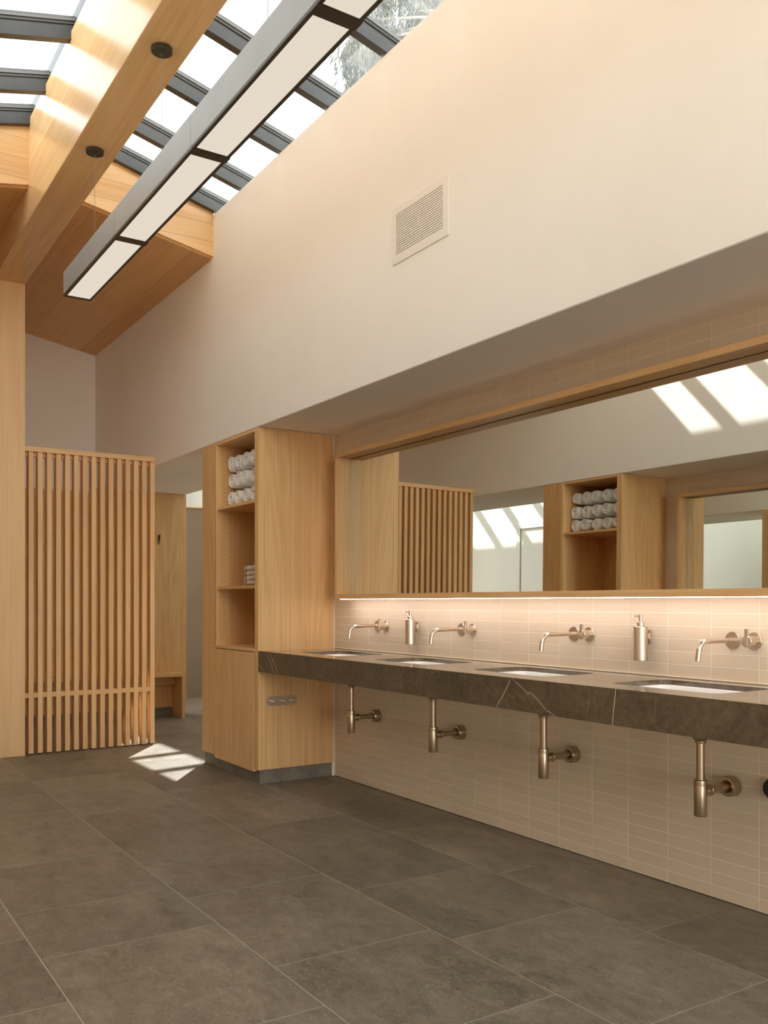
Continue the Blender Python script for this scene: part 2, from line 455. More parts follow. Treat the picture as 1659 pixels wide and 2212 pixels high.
# ------------------------------------------------------------------ floor
bm = bmesh.new()
lay = bm.faces.layers.float.new('trand')
rows = [(-1.9, -1.22), (-1.22, -0.585), (-0.585, 0.05), (0.05, 0.683), (0.683, 1.316), (1.316, 1.948), (1.948, 2.590), (2.590, 3.030), (3.030, 3.40), (3.40, 4.03), (4.03, 4.66)]
known = {3: [-3.395, -2.79], 4: [-5.38, -4.34, -3.672, -3.168], 5: [-6.36, -5.18, -4.018, -3.501, -2.684, -2.03],
         6: [-5.60, -4.412, -3.220, -2.560], 7: [-5.62, -4.711, -3.958, -3.070, -2.236], 8: [-5.3, -3.27, -2.56]}
rg = random.Random(3)
G = 0.0022
for ri, (y0, y1) in enumerate(rows):
    ks = list(known.get(ri, [rg.uniform(-4, -3)]))
    x = ks[0]
    while x > -12.3:
        x -= rg.choice([.52, .66, .82, 1.05, 1.2]); ks.insert(0, x)
    x = ks[-1]
    while x < XE:
        x += rg.choice([.52, .66, .82, 1.05, 1.2]); ks.append(x)
    for a, b in zip(ks, ks[1:]):
        a2, b2 = max(a, -12.3), min(b, XE)
        if b2 - a2 < 0.02: continue
        t = bmesh.new(); c0 = 0.0012
        for f in ((0,),):
            xs0, xs1, ys0, ys1 = a2 + G, b2 - G, y0 + G, y1 - G
            top = [t.verts.new(p) for p in ((xs0 + c0, ys0 + c0, 0), (xs1 - c0, ys0 + c0, 0), (xs1 - c0, ys1 - c0, 0), (xs0 + c0, ys1 - c0, 0))]
            low = [t.verts.new(p) for p in ((xs0, ys0, -.004), (xs1, ys0, -.004), (xs1, ys1, -.004), (xs0, ys1, -.004))]
            t.faces.new(top)
            for i in range(4): t.faces.new((low[i], low[(i + 1) % 4], top[(i + 1) % 4], top[i]))
        tl = t.faces.layers.float.new('trand'); rv = rg.random()
        for f in t.faces: f[tl] = rv
        merge(bm, t)
bx(bm, -12.3, XE, -1.9, 4.66, -0.2, -0.0015, 1)
fl = finish(bm, 'floor', [M['floor'], M['floor_grout']]); struct(fl)

# ------------------------------------------------------------------ walls of the two long sides
def tiled_wall(name, s):
    Y = side(s); bm = bmesh.new(); lay = bm.faces.layers.float.new('trand'); rr = random.Random(5)
    pitch = 0.2187; g = 0.0014; th = 0.0012
    def zone(z0, z1, zref, dz):
        k0 = math.floor((z0 - zref) / dz) - 1
        for k in range(k0, k0 + 60):
            a, b = zref + k * dz, zref + (k + 1) * dz
            a, b = max(a, z0), min(b, z1)
            if b - a < 0.006: continue
            for i in range(-2, 48):
                xa, xb = -5.195 + i * pitch, -5.195 + (i + 1) * pitch
                xa, xb = max(xa, -5.405), min(xb, XE)
                if xb - xa < .01: continue
                c0 = 0.0007; yf = Y(TILE); yb = Y(TILE + th)
                v1 = [bm.verts.new(p) for p in ((xa + g + c0, yf, a + g + c0), (xb - g - c0, yf, a + g + c0), (xb - g - c0, yf, b - g - c0), (xa + g + c0, yf, b - g - c0))]
                v2 = [bm.verts.new(p) for p in ((xa + g, yb, a + g), (xb - g, yb, a + g), (xb - g, yb, b - g), (xa + g, yb, b - g))]
                fs = [bm.faces.new(v1)] + [bm.faces.new((v2[j], v2[(j + 1) % 4], v1[(j + 1) % 4], v1[j])) for j in range(4)]
                rv = rr.random()
                for f in fs: f[lay] = rv
    zone(0.006, 0.86, 0.0548, 0.0533)
    zone(0.86, 1.9, 1.1559, 0.0540)
    zone(1.9, ZS, 2.276, 0.0540)
    bmesh.ops.recalc_face_normals(bm, faces=bm.faces[:])
    # orientation: each tile is an open cup, so point the normals into the room
    for f in bm.faces:
        n = f.normal
        if n.y * (Y(1) - Y(0)) > 0.2: f.normal_flip()
    me = bpy.data.meshes.new(name); bx(bm, -5.43, XE, Y(TILE + .0008), Y(BACK), 0.004, ZS, 1)
    bx(bm, -6.386, -5.43, Y(3.10), Y(BACK), 0.0, ZS, 2)
    bm.to_mesh(me); bm.free()
    for m in (M['tile'], M['grout'], M['plaster']): me.materials.append(m)
    o = bpy.data.objects.new(name, me); C.objects.link(o); return struct(o)
tiled_wall('wall_right', 1); tiled_wall('wall_left', -1)

def bulkhead(name, s):
    Y = side(s); bm = bmesh.new()
    e = 0.004
    prism(bm, [(Y(FACE + e), ZS), (Y(BACK), ZS), (Y(BACK), 3.74), (Y(FACE), 4.012), (Y(FACE), ZS + e)], -12.3, XE)
    return struct(finish(bm, name, M['plaster']))
bulkhead('wall_upper_right', 1); bulkhead('wall_upper_left', -1)

# ridge end wall, lining and wall behind the camera
bm = bmesh.new()
bx(bm, XW - .15, XW, opp(FACE) , FACE , 2.30, 4.05)
bx(bm, XW - .15, XW - .01, opp(BACK), BACK, 0, ZS)
struct(finish(bm, 'wall_end', M['plaster']))
bm = bmesh.new()      # wall behind the camera, with a tall unseen opening added as daylight fill
bx(bm, XE, XE + .15, opp(BACK), opp(2.46), 0, 4.6); bx(bm, XE, XE + .15, 2.46, BACK, 0, 4.6)
bx(bm, XE, XE + .15, opp(2.46), 2.46, 3.75, 4.6)
struct(finish(bm, 'wall_behind', M['plaster']))
bm = bmesh.new()
for y in (opp(2.46), .90, 1.79, 2.41): bx(bm, XE + .05, XE + .10, y, y + .05, 0, 3.75)
for z in (0, 2.3, 3.70): bx(bm, XE + .051, XE + .099, opp(2.46), 2.46, z, z + .05)
struct(finish(bm, 'added_window', M['steel']))  # bars of the added opening, out of view

# oak panelling on the end wall
bm = bmesh.new()
bx(bm, XW, XW + .022, opp(FACE), FACE, 0.09, 2.315, 0, .002)
for s in (1, -1):
    Y = side(s); bx(bm, XW - .012, XW + .022, Y(FACE + .002), Y(3.487), 0.09, ZS - .002, 0, .002)
bx(bm, XW, XW + .010, opp(3.46), 3.46, 0.0, 0.09, 1)
struct(finish(bm, 'trim_1', [M['oak'], M['plinth']]), 'oak wall panelling behind the bench')

# ------------------------------------------------------------------ side bays (beyond the openings)
for s in (1, -1):
    Y = side(s)
    bm = bmesh.new()
    bx(bm, -12.3, -5.3, Y(BAYY), Y(BAYY + .15), 0, 3.66)
    bx(bm, -12.45, -12.3, Y(BACK - .6), Y(BAYY + .15), 0, 3.9)
    bx(bm, -5.3, -5.15, Y(BACK), Y(BAYY + .15), 0, 3.8)
    struct(finish(bm, 'wall_bay_right' if s > 0 else 'wall_bay_left', M['white_paint']))
    bm = bmesh.new()
    bx(bm, -10.92, -10.82, Y(BACK - .05), Y(BAYY), 0, 2.385, 0)
    bx(bm, -10.94, -10.80, Y(BACK - .05), Y(BAYY), 2.385, 2.40, 1)
    struct(finish(bm, 'wall_partition_right' if s > 0 else 'wall_partition_left', [M['plaster_brown'], M['oak_y']]))
    # opaque roof strip over the thick wall and at the two ends of the bay skylight
    bm = bmesh.new()
    t = .10
    prism(bm, [(Y(2.91), zbar(2.91)), (Y(3.62), zbar(3.62)), (Y(3.62), zbar(3.62) + t), (Y(2.91), zbar(2.91) + t)], -12.4, XE + .1)
    prism(bm, [(Y(3.62), zbar(3.62)), (Y(BAYY + .1), zbar(BAYY + .1)), (Y(BAYY + .1), zbar(BAYY + .1) + t), (Y(3.62), zbar(3.62) + t)], -5.9, -5.1)
    struct(finish(bm, 'ceiling_bay_right' if s > 0 else 'ceiling_bay_left', M['plaster']))

# painted door in the far wall of the opposite bay (seen in the mirror)
yd = opp(BAYY)
dr = bpy.data.objects.new('door_1', None); C.objects.link(dr); dr.location = (-8.6, yd, 0); struct(dr)
def local(o, root): o.parent = root; o.matrix_parent_inverse = Matrix.Translation(-root.location); return o
bm = bmesh.new()
bx(bm, -9.16, -9.09, yd, yd + .03, 0, 2.30, 0, .002); bx(bm, -8.02, -7.95, yd, yd + .03, 0, 2.30, 0, .002)
bx(bm, -9.16, -7.95, yd, yd + .034, 2.24, 2.31, 0, .002)
local(finish(bm, 'door_frame', M['white_paint']), dr)
local(box('door_leaf', M['door_paint'], -9.085, -8.025, yd, yd + .012, 0.01, 2.235), dr)
bm = bmesh.new(); tube(bm, [(-8.12, yd + .012, 1.0), (-8.12, yd + .06, 1.0), (-8.24, yd + .06, 1.0)], .009)
local(smooth_by_angle(finish(bm, 'door_handle', M['nickel'])), dr)

# ------------------------------------------------------------------ wood ceiling and fascia at the bench end
for s in (1, -1):
    Y = side(s); bm = bmesh.new()
    pts = [(Y(FACE), zboard(FACE)), (Y(1.486), zboard(1.486)), (Y(1.486), 4.40), (Y(FACE), 4.12)]
    prism(bm, pts, XW, XF - .03)
    struct(finish(bm, 'ceiling_right' if s > 0 else 'ceiling_left', M['fir_ceiling']))
    bm = bmesh.new()
    pts = [(Y(FACE), 3.711), (Y(1.486), 3.912), (Y(1.486), zbar(1.486)), (Y(FACE), zbar(FACE))]
    prism(bm, pts, XF - .03, XF)
    struct(finish(bm, 'trim_2' if s > 0 else 'trim_3', M['fir_fascia']), 'fir board fascia below the end of the skylight')

# ------------------------------------------------------------------ ridge beam and post
b = box('ridge_beam', M['fir_beam'], XW, XE, opp(1.486), 1.486, 3.682, 4.335, None, .003)
tag(b, 'deep fir ridge beam running overhead between the skylights', 'beam')
p = box('timber_post', M['fir_post'], -7.43, -7.66, opp(1.486), 1.486, 0.0, 3.682, None, .003)
tag(p, 'square fir post standing at the left end of the slatted screen, carrying the ridge beam', 'post')

# ------------------------------------------------------------------ skylights
def skylight(name, s, ya, yb, edges, x_lo, x_hi):
    """ya near ridge, yb low edge; edges: -x edges of the bars"""
    Y = side(s); W = 0.05; D = 0.11
    root = bpy.data.objects.new(name, None); C.objects.link(root); struct(root)
    def bar(nm, x, wd):
        bm = bmesh.new()
        def slab(x0, x1, dz0, dz1, mi):
            prism(bm, [(Y(ya), zbar(ya) + dz0), (Y(yb), zbar(yb) + dz0), (Y(yb), zbar(yb) + dz1), (Y(ya), zbar(ya) + dz1)], x0, x1, mi)
        slab(x, x + wd, 0, .006, 0)
        slab(x + .004, x + wd - .004, .006, D - .03, 0)
        slab(x - .004, x + wd + .004, D - .03, D - .018, 0)
        slab(x - .010, x + wd + .010, D - .014, D, 1)
        slab(x + .006, x + wd - .006, D - .018, D + .02, 0)
        o = finish(bm, nm, [M['steel'], M['steel_light']]); o.parent = root
    for x in edges: bar('glazing_bar', x, W)
    xs = sorted(edges)
    bounds = [x_lo] + xs + [x_hi]
    bar('end_frame', x_lo - .02, .045); bar('end_frame', x_hi - .025, .045)
    for a, b2 in zip(bounds, bounds[1:]):
        bm = bmesh.new()
        prism(bm, [(Y(ya), zbar(ya) + D), (Y(yb), zbar(yb) + D), (Y(yb), zbar(yb) + D + .008), (Y(ya), zbar(ya) + D + .008)], a + .02, b2 + .02)
        o = finish(bm, 'glass_pane', M['glass']); o.parent = root
    return root
mb = [-5.735 + .604 * k for k in range(0, 17) if -5.735 + .604 * k < XE - .3]
skylight('window_1', 1, 1.40, 2.90, mb, XF + .02, XE)
skylight('window_2', -1, 1.40, 2.90, mb, XF + .02, XE)
bb = [-9.130 + .612 * k for k in range(-5, 6) if -9.130 + .612 * k < -6.1]
skylight('window_3', 1, 3.60, 4.72, bb, -12.3, -5.88)
skylight('window_4', -1, 3.60, 4.72, bb, -12.3, -5.88)
bm = bmesh.new()   # metal capping over the ridge between the two skylights
prism(bm, [(1.275, 4.336), (1.467, 4.336), (1.467, 4.45), (RIDGE, 4.48), (1.275, 4.45)], XW, XE)
struct(finish(bm, 'trim_4', M['steel']))

# ------------------------------------------------------------------ slatted screens
def make_screen(s):
    Y = side(s)
    root = thing('slatted_screen', 'fir screen of upright slats between the timber post and the towel cabinet' if s > 0 else
                 'matching slatted fir screen across the room, seen only in the mirror', 'screen', (-7.49, Y(2.0), 0))
    inv = Matrix.Translation(-root.location)
    def P(o): o.parent = root; o.matrix_parent_inverse = inv; return o
    P(box('cap_rail', M['fir_y'], -7.55, -7.44, Y(1.487), Y(2.569), 2.384, 2.424, None, .002))
    P(box('upper_rail', M['fir_y'], -7.53, -7.49, Y(1.487), Y(2.520), 2.352, 2.384, None, .001))
    P(box('lower_rail', M['fir_y'], -7.525, -7.455, Y(1.487), Y(2.520), 0.448, 0.488, None, .002))
    for k in range(15):
        y = 1.515 + .0696 * k
        bm = bmesh.new(); bx(bm, -.040, .040, -.019, .019, 0.010, 2.384, 0, .002)
        o = finish(bm, 'slat', M['slat']); o.location = (-7.49, Y(y + .019), 0); P(o)
    return root
make_screen(1); make_screen(-1)

# ------------------------------------------------------------------ bench
root = thing('bench', 'long low oak bench against the panelled end wall, behind the slatted screen', 'bench', (-9.1, RIDGE, 0))
inv = Matrix.Translation(-root.location)
def P(o, r=None):
    r = r or root; o.parent = r; o.matrix_parent_inverse = Matrix.Translation(-r.location); return o
P(box('seat', M['oak_y'], -8.975, XW + .022, opp(3.365), 3.365, .430, .463, None, .002))
for y in (3.335, RIDGE - .015, opp(3.365)):
    P(box('leg_panel', M['oak'], -8.977, XW + .024, y, y + .030, 0.0, .430, None, .0015))
P(box('rear_rail', M['oak_y'], -9.19, -9.215, opp(3.334), 3.334, .335, .430, None, .001))

# ------------------------------------------------------------------ tall cabinets
def cabinet(s):
    Y = side(s)
    here = 'at the left end of the vanity counter' if s > 0 else 'across the room, seen only in the mirror'
    r = thing('tall_cabinet', 'tall oak cabinet with towel shelves, ' + here, 'cabinet', (-5.8, Y(2.8), 0))
    D = .545
    def B(nm, mt, x0, x1, y0, y1, z0, z1, bev=.0012): return P(box(nm, mt, x0, x1, Y(y0), Y(y1), z0, z1, None, bev), r)
    B('side_panel', M['oak'], -5.466, -5.410, FACE, 3.098, .096, 2.350)
    bm = bmesh.new(); bx(bm, -6.154, -6.119, Y(FACE), Y(3.098), .096, 2.350, 0, .0012)
    for z in [1.32 + .032 * k for k in range(29)] + [.98 + .032 * k for k in range(9)]:   # drilled shelf pin holes
        if 1.84 < z < 1.90: continue
        for y in (2.593, 3.0): cyl(bm, (-6.1192, Y(y), z), (1, 0, 0), .0028, .0006, 10, .0001, 1)
    P(finish(bm, 'side_panel', [M['oak'], M['void']]), r)
    B('filler_panel', M['oak'], -6.386, -6.156, FACE, FACE + .03, .096, 2.350)
    B('jamb_panel', M['oak'], -6.386, -6.366, FACE + .031, 3.098, .096, 2.350)
    B('back_panel', M['oak'], -6.119, -5.466, 3.06, 3.075, .90, 2.33)
    B('top_panel', M['oak_x'], -6.119, -5.466, FACE + .002, 3.06, 2.330, 2.350)
    B('shelf', M['oak_x'], -6.118, -5.467, FACE + .006, 3.058, 1.862, 1.882)
    B('shelf', M['oak_x'], -6.118, -5.467, FACE + .006, 3.058, 1.293, 1.313)
    B('fixed_shelf', M['oak_x'], -6.152, -5.467, FACE - .004, 3.058, .873, .893)
    B('door', M['oak'], -6.150, -5.480, FACE - .001, FACE + .020, .078, .868)
    B('plinth', M['plinth'], -6.40, -5.440, 2.556, 3.098, .0, .092, .001)
    P(obj_cyl('cable_grommet', M['void'], (-5.55, Y(2.66), .8931), (0, 0, 1), .020, .001, None, 24, .0003), r)
    return r
cabinet(1); cabinet(-1)

# hook rail on the cabinet side
r = thing('hook_rail', 'brushed nickel hook rail with three pegs, on the cabinet side under the counter', 'hooks', (-5.41, 2.70, .546))
bm = bmesh.new(); n = 14; h = .0315
loop = []
for c_, a0 in ((2.7815, -90), (2.6185, 90)):
    for k in range(n + 1):
        a = math.radians(a0 + 180 * k / n); loop.append((c_ + h * math.cos(a), .546 + h * math.sin(a)))
prism(bm, loop, -5.4102, -5.406)
P(smooth_by_angle(finish(bm, 'backplate', M['nickel'])), r)
for y in (2.628, 2.700, 2.772):
    bm = bmesh.new(); lathe(bm, [(0, 0), (.0055, 0), (.0045, .004), (.0040, .026), (.0045, .029), (.0072, .032), (.0080, .036), (.0072, .040), (.004, .0425), (0, .043)], (-5.406, y, .545), (1, 0, .10), 20)
    P(smooth_by_angle(finish(bm, 'peg', M['nickel']), 60), r)

# ------------------------------------------------------------------ mirrors
def mirror(s):
    Y = side(s)
    r = thing('wall_mirror', 'long wall mirror in a deep oak box frame, above the basins' if s > 0 else
              'second oak framed wall mirror on the opposite wall, seen in reflection', 'mirror', (-2.4, Y(TILE), 1.22))
    F, Bk, T = 2.984, TILE - .0005, .031
    x0, x1 = -5.195, 1.25
    z0, z1 = 1.222, 2.186
    def B(nm, mt, *a, bev=.0012): 
        a = list(a); a[2] = Y(a[2]); a[3] = Y(a[3]); return P(box(nm, mt, *a, None, bev), r)
    B('frame_rail', M['oak_x'], x0, x1, F, Bk, z1 - T, z1)
    lower = B('frame_rail', M['oak_x'], x0, x1, F, Bk, z0, z0 + T)
    B('frame_stile', M['oak'], x0, x0 + T, F, Bk, z0 + T + .0003, z1 - T - .0003)
    B('frame_stile', M['oak'], x1 - T, x1, F, Bk, z0 + T + .0003, z1 - T - .0003)
    B('backing_board', M['void'], x0 + T, x1 - T, 3.092, Bk, z0 + T, z1 - T, bev=0)
    bm = bmesh.new()
    tilt = .0065 if s > 0 else 0.0
    za, zb_ = z0 + T + .0005, z1 - T - .004
    ya_, yb2 = 3.080, 3.080 + tilt * (zb_ - za)
    prism(bm, [(Y(ya_), za), (Y(yb2), zb_), (Y(yb2 + .005), zb_), (Y(ya_ + .005), za)], x0 + T + .0015, x1 - T - .0015)
    P(finish(bm, 'mirror_pane', M['mirror']), r)
    B('led_strip', M['led'], x0 + .03, x1 - .03, 3.008, 3.022, z0 - .003, z0 - .0003, bev=0)
mirror(1); mirror(-1)

# ------------------------------------------------------------------ countertops with undermount basins
SX = [-4.869 + .8727 * k for k in range(6)]       # basin centres; the last two lie outside the photo
HX, Y0, Y1, RC = .252, 2.680, 3.012, .045
def rrect(xc, hx, y0, y1, rc, n=6):
    out = []
    for cx_, cy_, a0 in ((xc + hx - rc, y0 + rc, -90), (xc + hx - rc, y1 - rc, 0), (xc - hx + rc, y1 - rc, 90), (xc - hx + rc, y0 + rc, 180)):
        for k in range(n + 1):
            a = math.radians(a0 + 90 * k / n); out.append((cx_ + rc * math.cos(a), cy_ + rc * math.sin(a)))
    return out
def counter(s, xs, xend):
    Y = side(s)
    r = thing('stone_countertop', 'thick dark brown marble counter with white veins, fitted with sunken white basins' if s > 0 else
              'dark stone counter against the opposite wall, behind the camera', 'counter', (-2.2, Y(2.8), .745))
    ZT, ZB, TH = .881, .745, .020
    F, Bk = 2.530, TILE - .001
    xl = -5.409
    bm = bmesh.new()
    if xs:
        cells = []
        mids = [(a + b) / 2 for a, b in zip(xs, xs[1:])]
        bounds = [xl] + mids + [xend]
        for xc, a, b in zip(xs, bounds, bounds[1:]):
            inn = rrect(xc, HX, Y0, Y1, RC)
            out = []
            for (px, py) in inn:     # project from the basin centre to the cell border
                yc = (Y0 + Y1) / 2; dx, dy = px - xc, py - yc
                t = min(((b - xc) / dx if dx > 0 else (a - xc) / dx) if abs(dx) > 1e-9 else 9e9,
                        ((Bk - yc) / dy if dy > 0 else (F - yc) / dy) if abs(dy) > 1e-9 else 9e9)
                out.append([xc + dx * t, yc + dy * t])
            for cxn, cyn in ((b, F), (b, Bk), (a, Bk), (a, F)):   # snap nearest samples to the corners
                k = min(range(len(out)), key=lambda i: (out[i][0] - cxn) ** 2 + (out[i][1] - cyn) ** 2); out[k] = [cxn, cyn]
            n = len(inn)
            def ring(pts, z): return [bm.verts.new((p[0], Y(p[1]), z)) for p in pts]
            i_t, o_t = ring(inn, ZT), ring(out, ZT); i_b, o_b = ring(inn, ZT - TH), ring(out, ZT - TH)
            for i in range(n):
                j = (i + 1) % n
                bm.faces.new((i_t[i], i_t[j], o_t[j], o_t[i])); bm.faces.new((i_b[i], i_b[j], o_b[j], o_b[i])); bm.faces.new((i_t[i], i_t[j], i_b[j], i_b[i]))
        bmesh.ops.remove_doubles(bm, verts=bm.verts[:], dist=1e-5)
    else: bx(bm, xl, xend, Y(F), Y(Bk), ZT - TH, ZT)
    bx(bm, xl, xend, Y(F - .0005), Y(F + .030), ZB, ZT - .0003, 4)
    if s > 0:
        # white veins on the front apron: thin bands of calcite in the face of the stone
        def vein(pts, w, mi):
            yv = F - .0009
            for (xa, za), (xb, zb2) in zip(pts, pts[1:]):
                d = Vector((xb - xa, 0, zb2 - za)); L_ = d.length; nrm = Vector((-d.z, 0, d.x)) / L_ * w
                q = [Vector((xa, yv, za)) - nrm, Vector((xb, yv, zb2)) - nrm, Vector((xb, yv, zb2)) + nrm, Vector((xa, yv, za)) + nrm]
                for p in q: p.z = min(max(p.z, ZB), ZT - .001)
                f = bm.faces.new([bm.verts.new(p) for p in q]); f.material_index = mi
        V = VEINS
        for pts, w_, mi in V: vein(pts, w_, mi)
    P(finish(bm, 'slab', [M['counter'], M['vein'], M['vein_faint'], M['vein_dark'], M['counter_front']]), r)
    P(box('sealant_bead', M['sealant'], xl, xend, Y(3.106), Y(TILE - .0005), ZT + .0002, ZT + .007, None, .002), r)
    for xc in xs:
        bm = bmesh.new()
        lv = [(HX - .006, Y0 + .008, Y1 - .010, RC, .8605), (HX - .009, Y0 + .011, Y1 - .013, RC, .856), (HX - .016, Y0 + .016, Y1 - .018, .05, .785), (HX - .022, Y0 + .024, Y1 - .024, .055, .738), (HX - .06, Y0 + .06, Y1 - .06, .05, .727), (.03, 2.816, 2.876, .028, .722)]
        rg_ = [[bm.verts.new((p[0], Y(p[1]), z)) for p in rrect(xc, hx, a, b, rc)] for hx, a, b, rc, z in lv]
        for A, B_ in zip(rg_, rg_[1:]):
            for i in range(len(A)): bm.faces.new((A[i], A[(i + 1) % len(A)], B_[(i + 1) % len(A)], B_[i]))
        bm.faces.new(rg_[-1])
        lo = [(HX + .03, Y0 - .03, Y1 + .03, RC + .02, .8605), (HX + .03, Y0 - .03, Y1 + .03, RC + .02, .848), (HX + .018, Y0 - .016, Y1 + .016, .06, .76), (HX - .004, Y0 + .006, Y1 - .006, .06, .722), (HX - .05, Y0 + .05, Y1 - .05, .05, .712)]
        ro = [[bm.verts.new((p[0], Y(p[1]), z)) for p in rrect(xc, hx, a, b, rc)] for hx, a, b, rc, z in lo]
        for A, B_ in zip(ro, ro[1:]):
            for i in range(len(A)): bm.faces.new((A[i], A[(i + 1) % len(A)], B_[(i + 1) % len(A)], B_[i]))
        bm.faces.new(ro[-1])
        for i in range(len(rg_[0])): bm.faces.new((rg_[0][i], rg_[0][(i + 1) % len(ro[0])], ro[0][(i + 1) % len(ro[0])], ro[0][i]))
        bs = P(finish(bm, 'basin', M['ceramic'], None, True), r)
        d = obj_cyl('drain', M['nickel'], (xc, Y(2.856), .7235), (0, 0, 1), .024, .004, None)
        d.parent = bs
    return r
# vein points (x, z) on the apron face
VEINS = [
 ([(-2.905, .881), (-2.868, .860), (-2.800, .822), (-2.787, .829), (-2.735, .796), (-2.690, .762), (-2.672, .760), (-2.640, .745)], .0011, 1),
 ([(-2.912, .875), (-2.925, .850), (-2.945, .822), (-2.962, .800), (-2.985, .772), (-3.005, .745)], .0013, 1),
 ([(-2.325, .881), (-2.330, .840), (-2.336, .800), (-2.341, .745)], .0015, 1),
 ([(-5.245, .881), (-5.200, .842), (-5.160, .800), (-5.120, .760), (-5.112, .745)], .0014, 1),
 ([(-5.300, .868), (-5.262, .845), (-5.215, .800), (-5.185, .760), (-5.178, .745)], .0011, 1),
 ([(-5.200, .842), (-5.212, .800), (-5.196, .778)], .0008, 1),
 ([(-5.408, .800), (-5.370, .778), (-5.330, .760), (-5.312, .745)], .0013, 1),
 ([(-3.185, .870), (-3.10, .845), (-3.02, .800), (-2.955, .745)], .0006, 2),
 ([(-2.905, .84), (-2.82, .79), (-2.77, .745)], .0006, 2),
 ([(-2.455, .87), (-2.462, .81), (-2.470, .765)], .0009, 2),
 ([(-2.14, .86), (-2.145, .80), (-2.15, .77)], .0006, 2),
 ([(-3.57, .881), (-3.572, .80), (-3.573, .745)], .0006, 2),
 ([(-4.05, .881), (-4.052, .745)], .0005, 2),
 ([(-3.66, .872), (-3.70, .84), (-3.705, .81), (-3.69, .79), (-3.695, .76), (-3.685, .745)], .0022, 3),
 ([(-3.64, .79), (-3.615, .785), (-3.60, .762), (-3.605, .75)], .0020, 3),
 ([(-3.655, .80), (-3.635, .785)], .0013, 3),
]
counter(1, SX, 1.15)

# ------------------------------------------------------------------ taps
ordinal = ['leftmost of the four in view', 'second from the left', 'third from the left', 'rightmost of the four in view']
LF = 'brushed nickel wall tap, %s, over its sunken basin'
def make_faucet():
    r = thing('wall_faucet', LF % ordinal[0], 'faucet', (0, 0, 0), 'wall taps over the basins')
    y0 = TILE - 3.115
    R_ = .045; pts = [(0, 0, 0), (0, -.10, 0), (0, -.165, 0)]
    for k in range(1, 13):
        a = PI / 2 * k / 12 * .94; pts.append((0, -.165 - R_ * math.sin(a), -R_ + R_ * math.cos(a)))
    e = Vector(pts[-1]); d = (e - Vector(pts[-2])).normalized(); pts += [tuple(e + d * .02), tuple(e + d * .036)]
    sp = obj_tube('spout', M['nickel'], pts, .0105, r, 20)
    a_ = obj_cyl('aerator', M['black'], tuple(Vector(pts[-1]) - d * .0005), tuple(d), .0075, .001, sp, 20, .0002)
    obj_cyl('spout_flange', M['nickel'], (0, -.0003, 0), (0, -1, 0), .034, .006, r, 40)
    obj_cyl('control_flange', M['nickel'], (.0975, -.0003, 0), (0, -1, 0), .034, .006, r, 40)
    obj_cyl('control_body', M['nickel'], (.0975, -.0063, 0), (0, -1, 0), .0225, .049, r, 40)
    bm = bmesh.new(); bx(bm, .0905, .1045, -.0565, -.046, -.020, .048, 0, .0008)
    finish(bm, 'lever', M['nickel'], r)
    return r
f0 = make_faucet()
f0.location = (SX[0], TILE, 1.049)
for k in range(1, 4):
    dup(f0, (SX[k], TILE, 1.049), LF % ordinal[k], 'wall taps over the basins')

# ------------------------------------------------------------------ soap dispensers
def make_dispenser(lbl):
    r = thing('soap_dispenser', lbl, 'soap dispenser', (0, 0, 0), 'wall mounted soap dispensers')
    c = (0, -.053, 0)
    obj_cyl('bottle', M['nickel'], (0, -.053, -.105), (0, 0, 1), .031, .148, r, 48)
    obj_cyl('neck', M['nickel'], (0, -.053, .0432), (0, 0, 1), .0165, .018, r, 32)
    obj_cyl('stem', M['nickel'], (0, -.053, .0614), (0, 0, 1), .0065, .010, r, 24, .0005)
    obj_cyl('pump_head', M['nickel'], (0, -.053, .070), (0, 0, 1), .0095, .024, r, 28, .001)
    obj_tube('nozzle', M['nickel'], [(0, -.060, .087), (0, -.090, .087), (0, -.100, .0855), (0, -.103, .081)], [.0034, .0032, .003, .0028], r, 12)
    bm = bmesh.new(); bx(bm, -.013, .013, -.006, -.0002, -.028, .028, 0, .001); bx(bm, -.007, .007, -.0225, -.006, -.012, .012, 0, .0005)
    finish(bm, 'bracket', M['nickel'], r)
    return r
d0 = make_dispenser('brushed nickel wall soap dispenser between the first and second taps')
d0.location = (-4.427, TILE, 1.055)
dup(d0, (-2.673, TILE, 1.053), 'brushed nickel wall soap dispenser between the third and fourth taps')

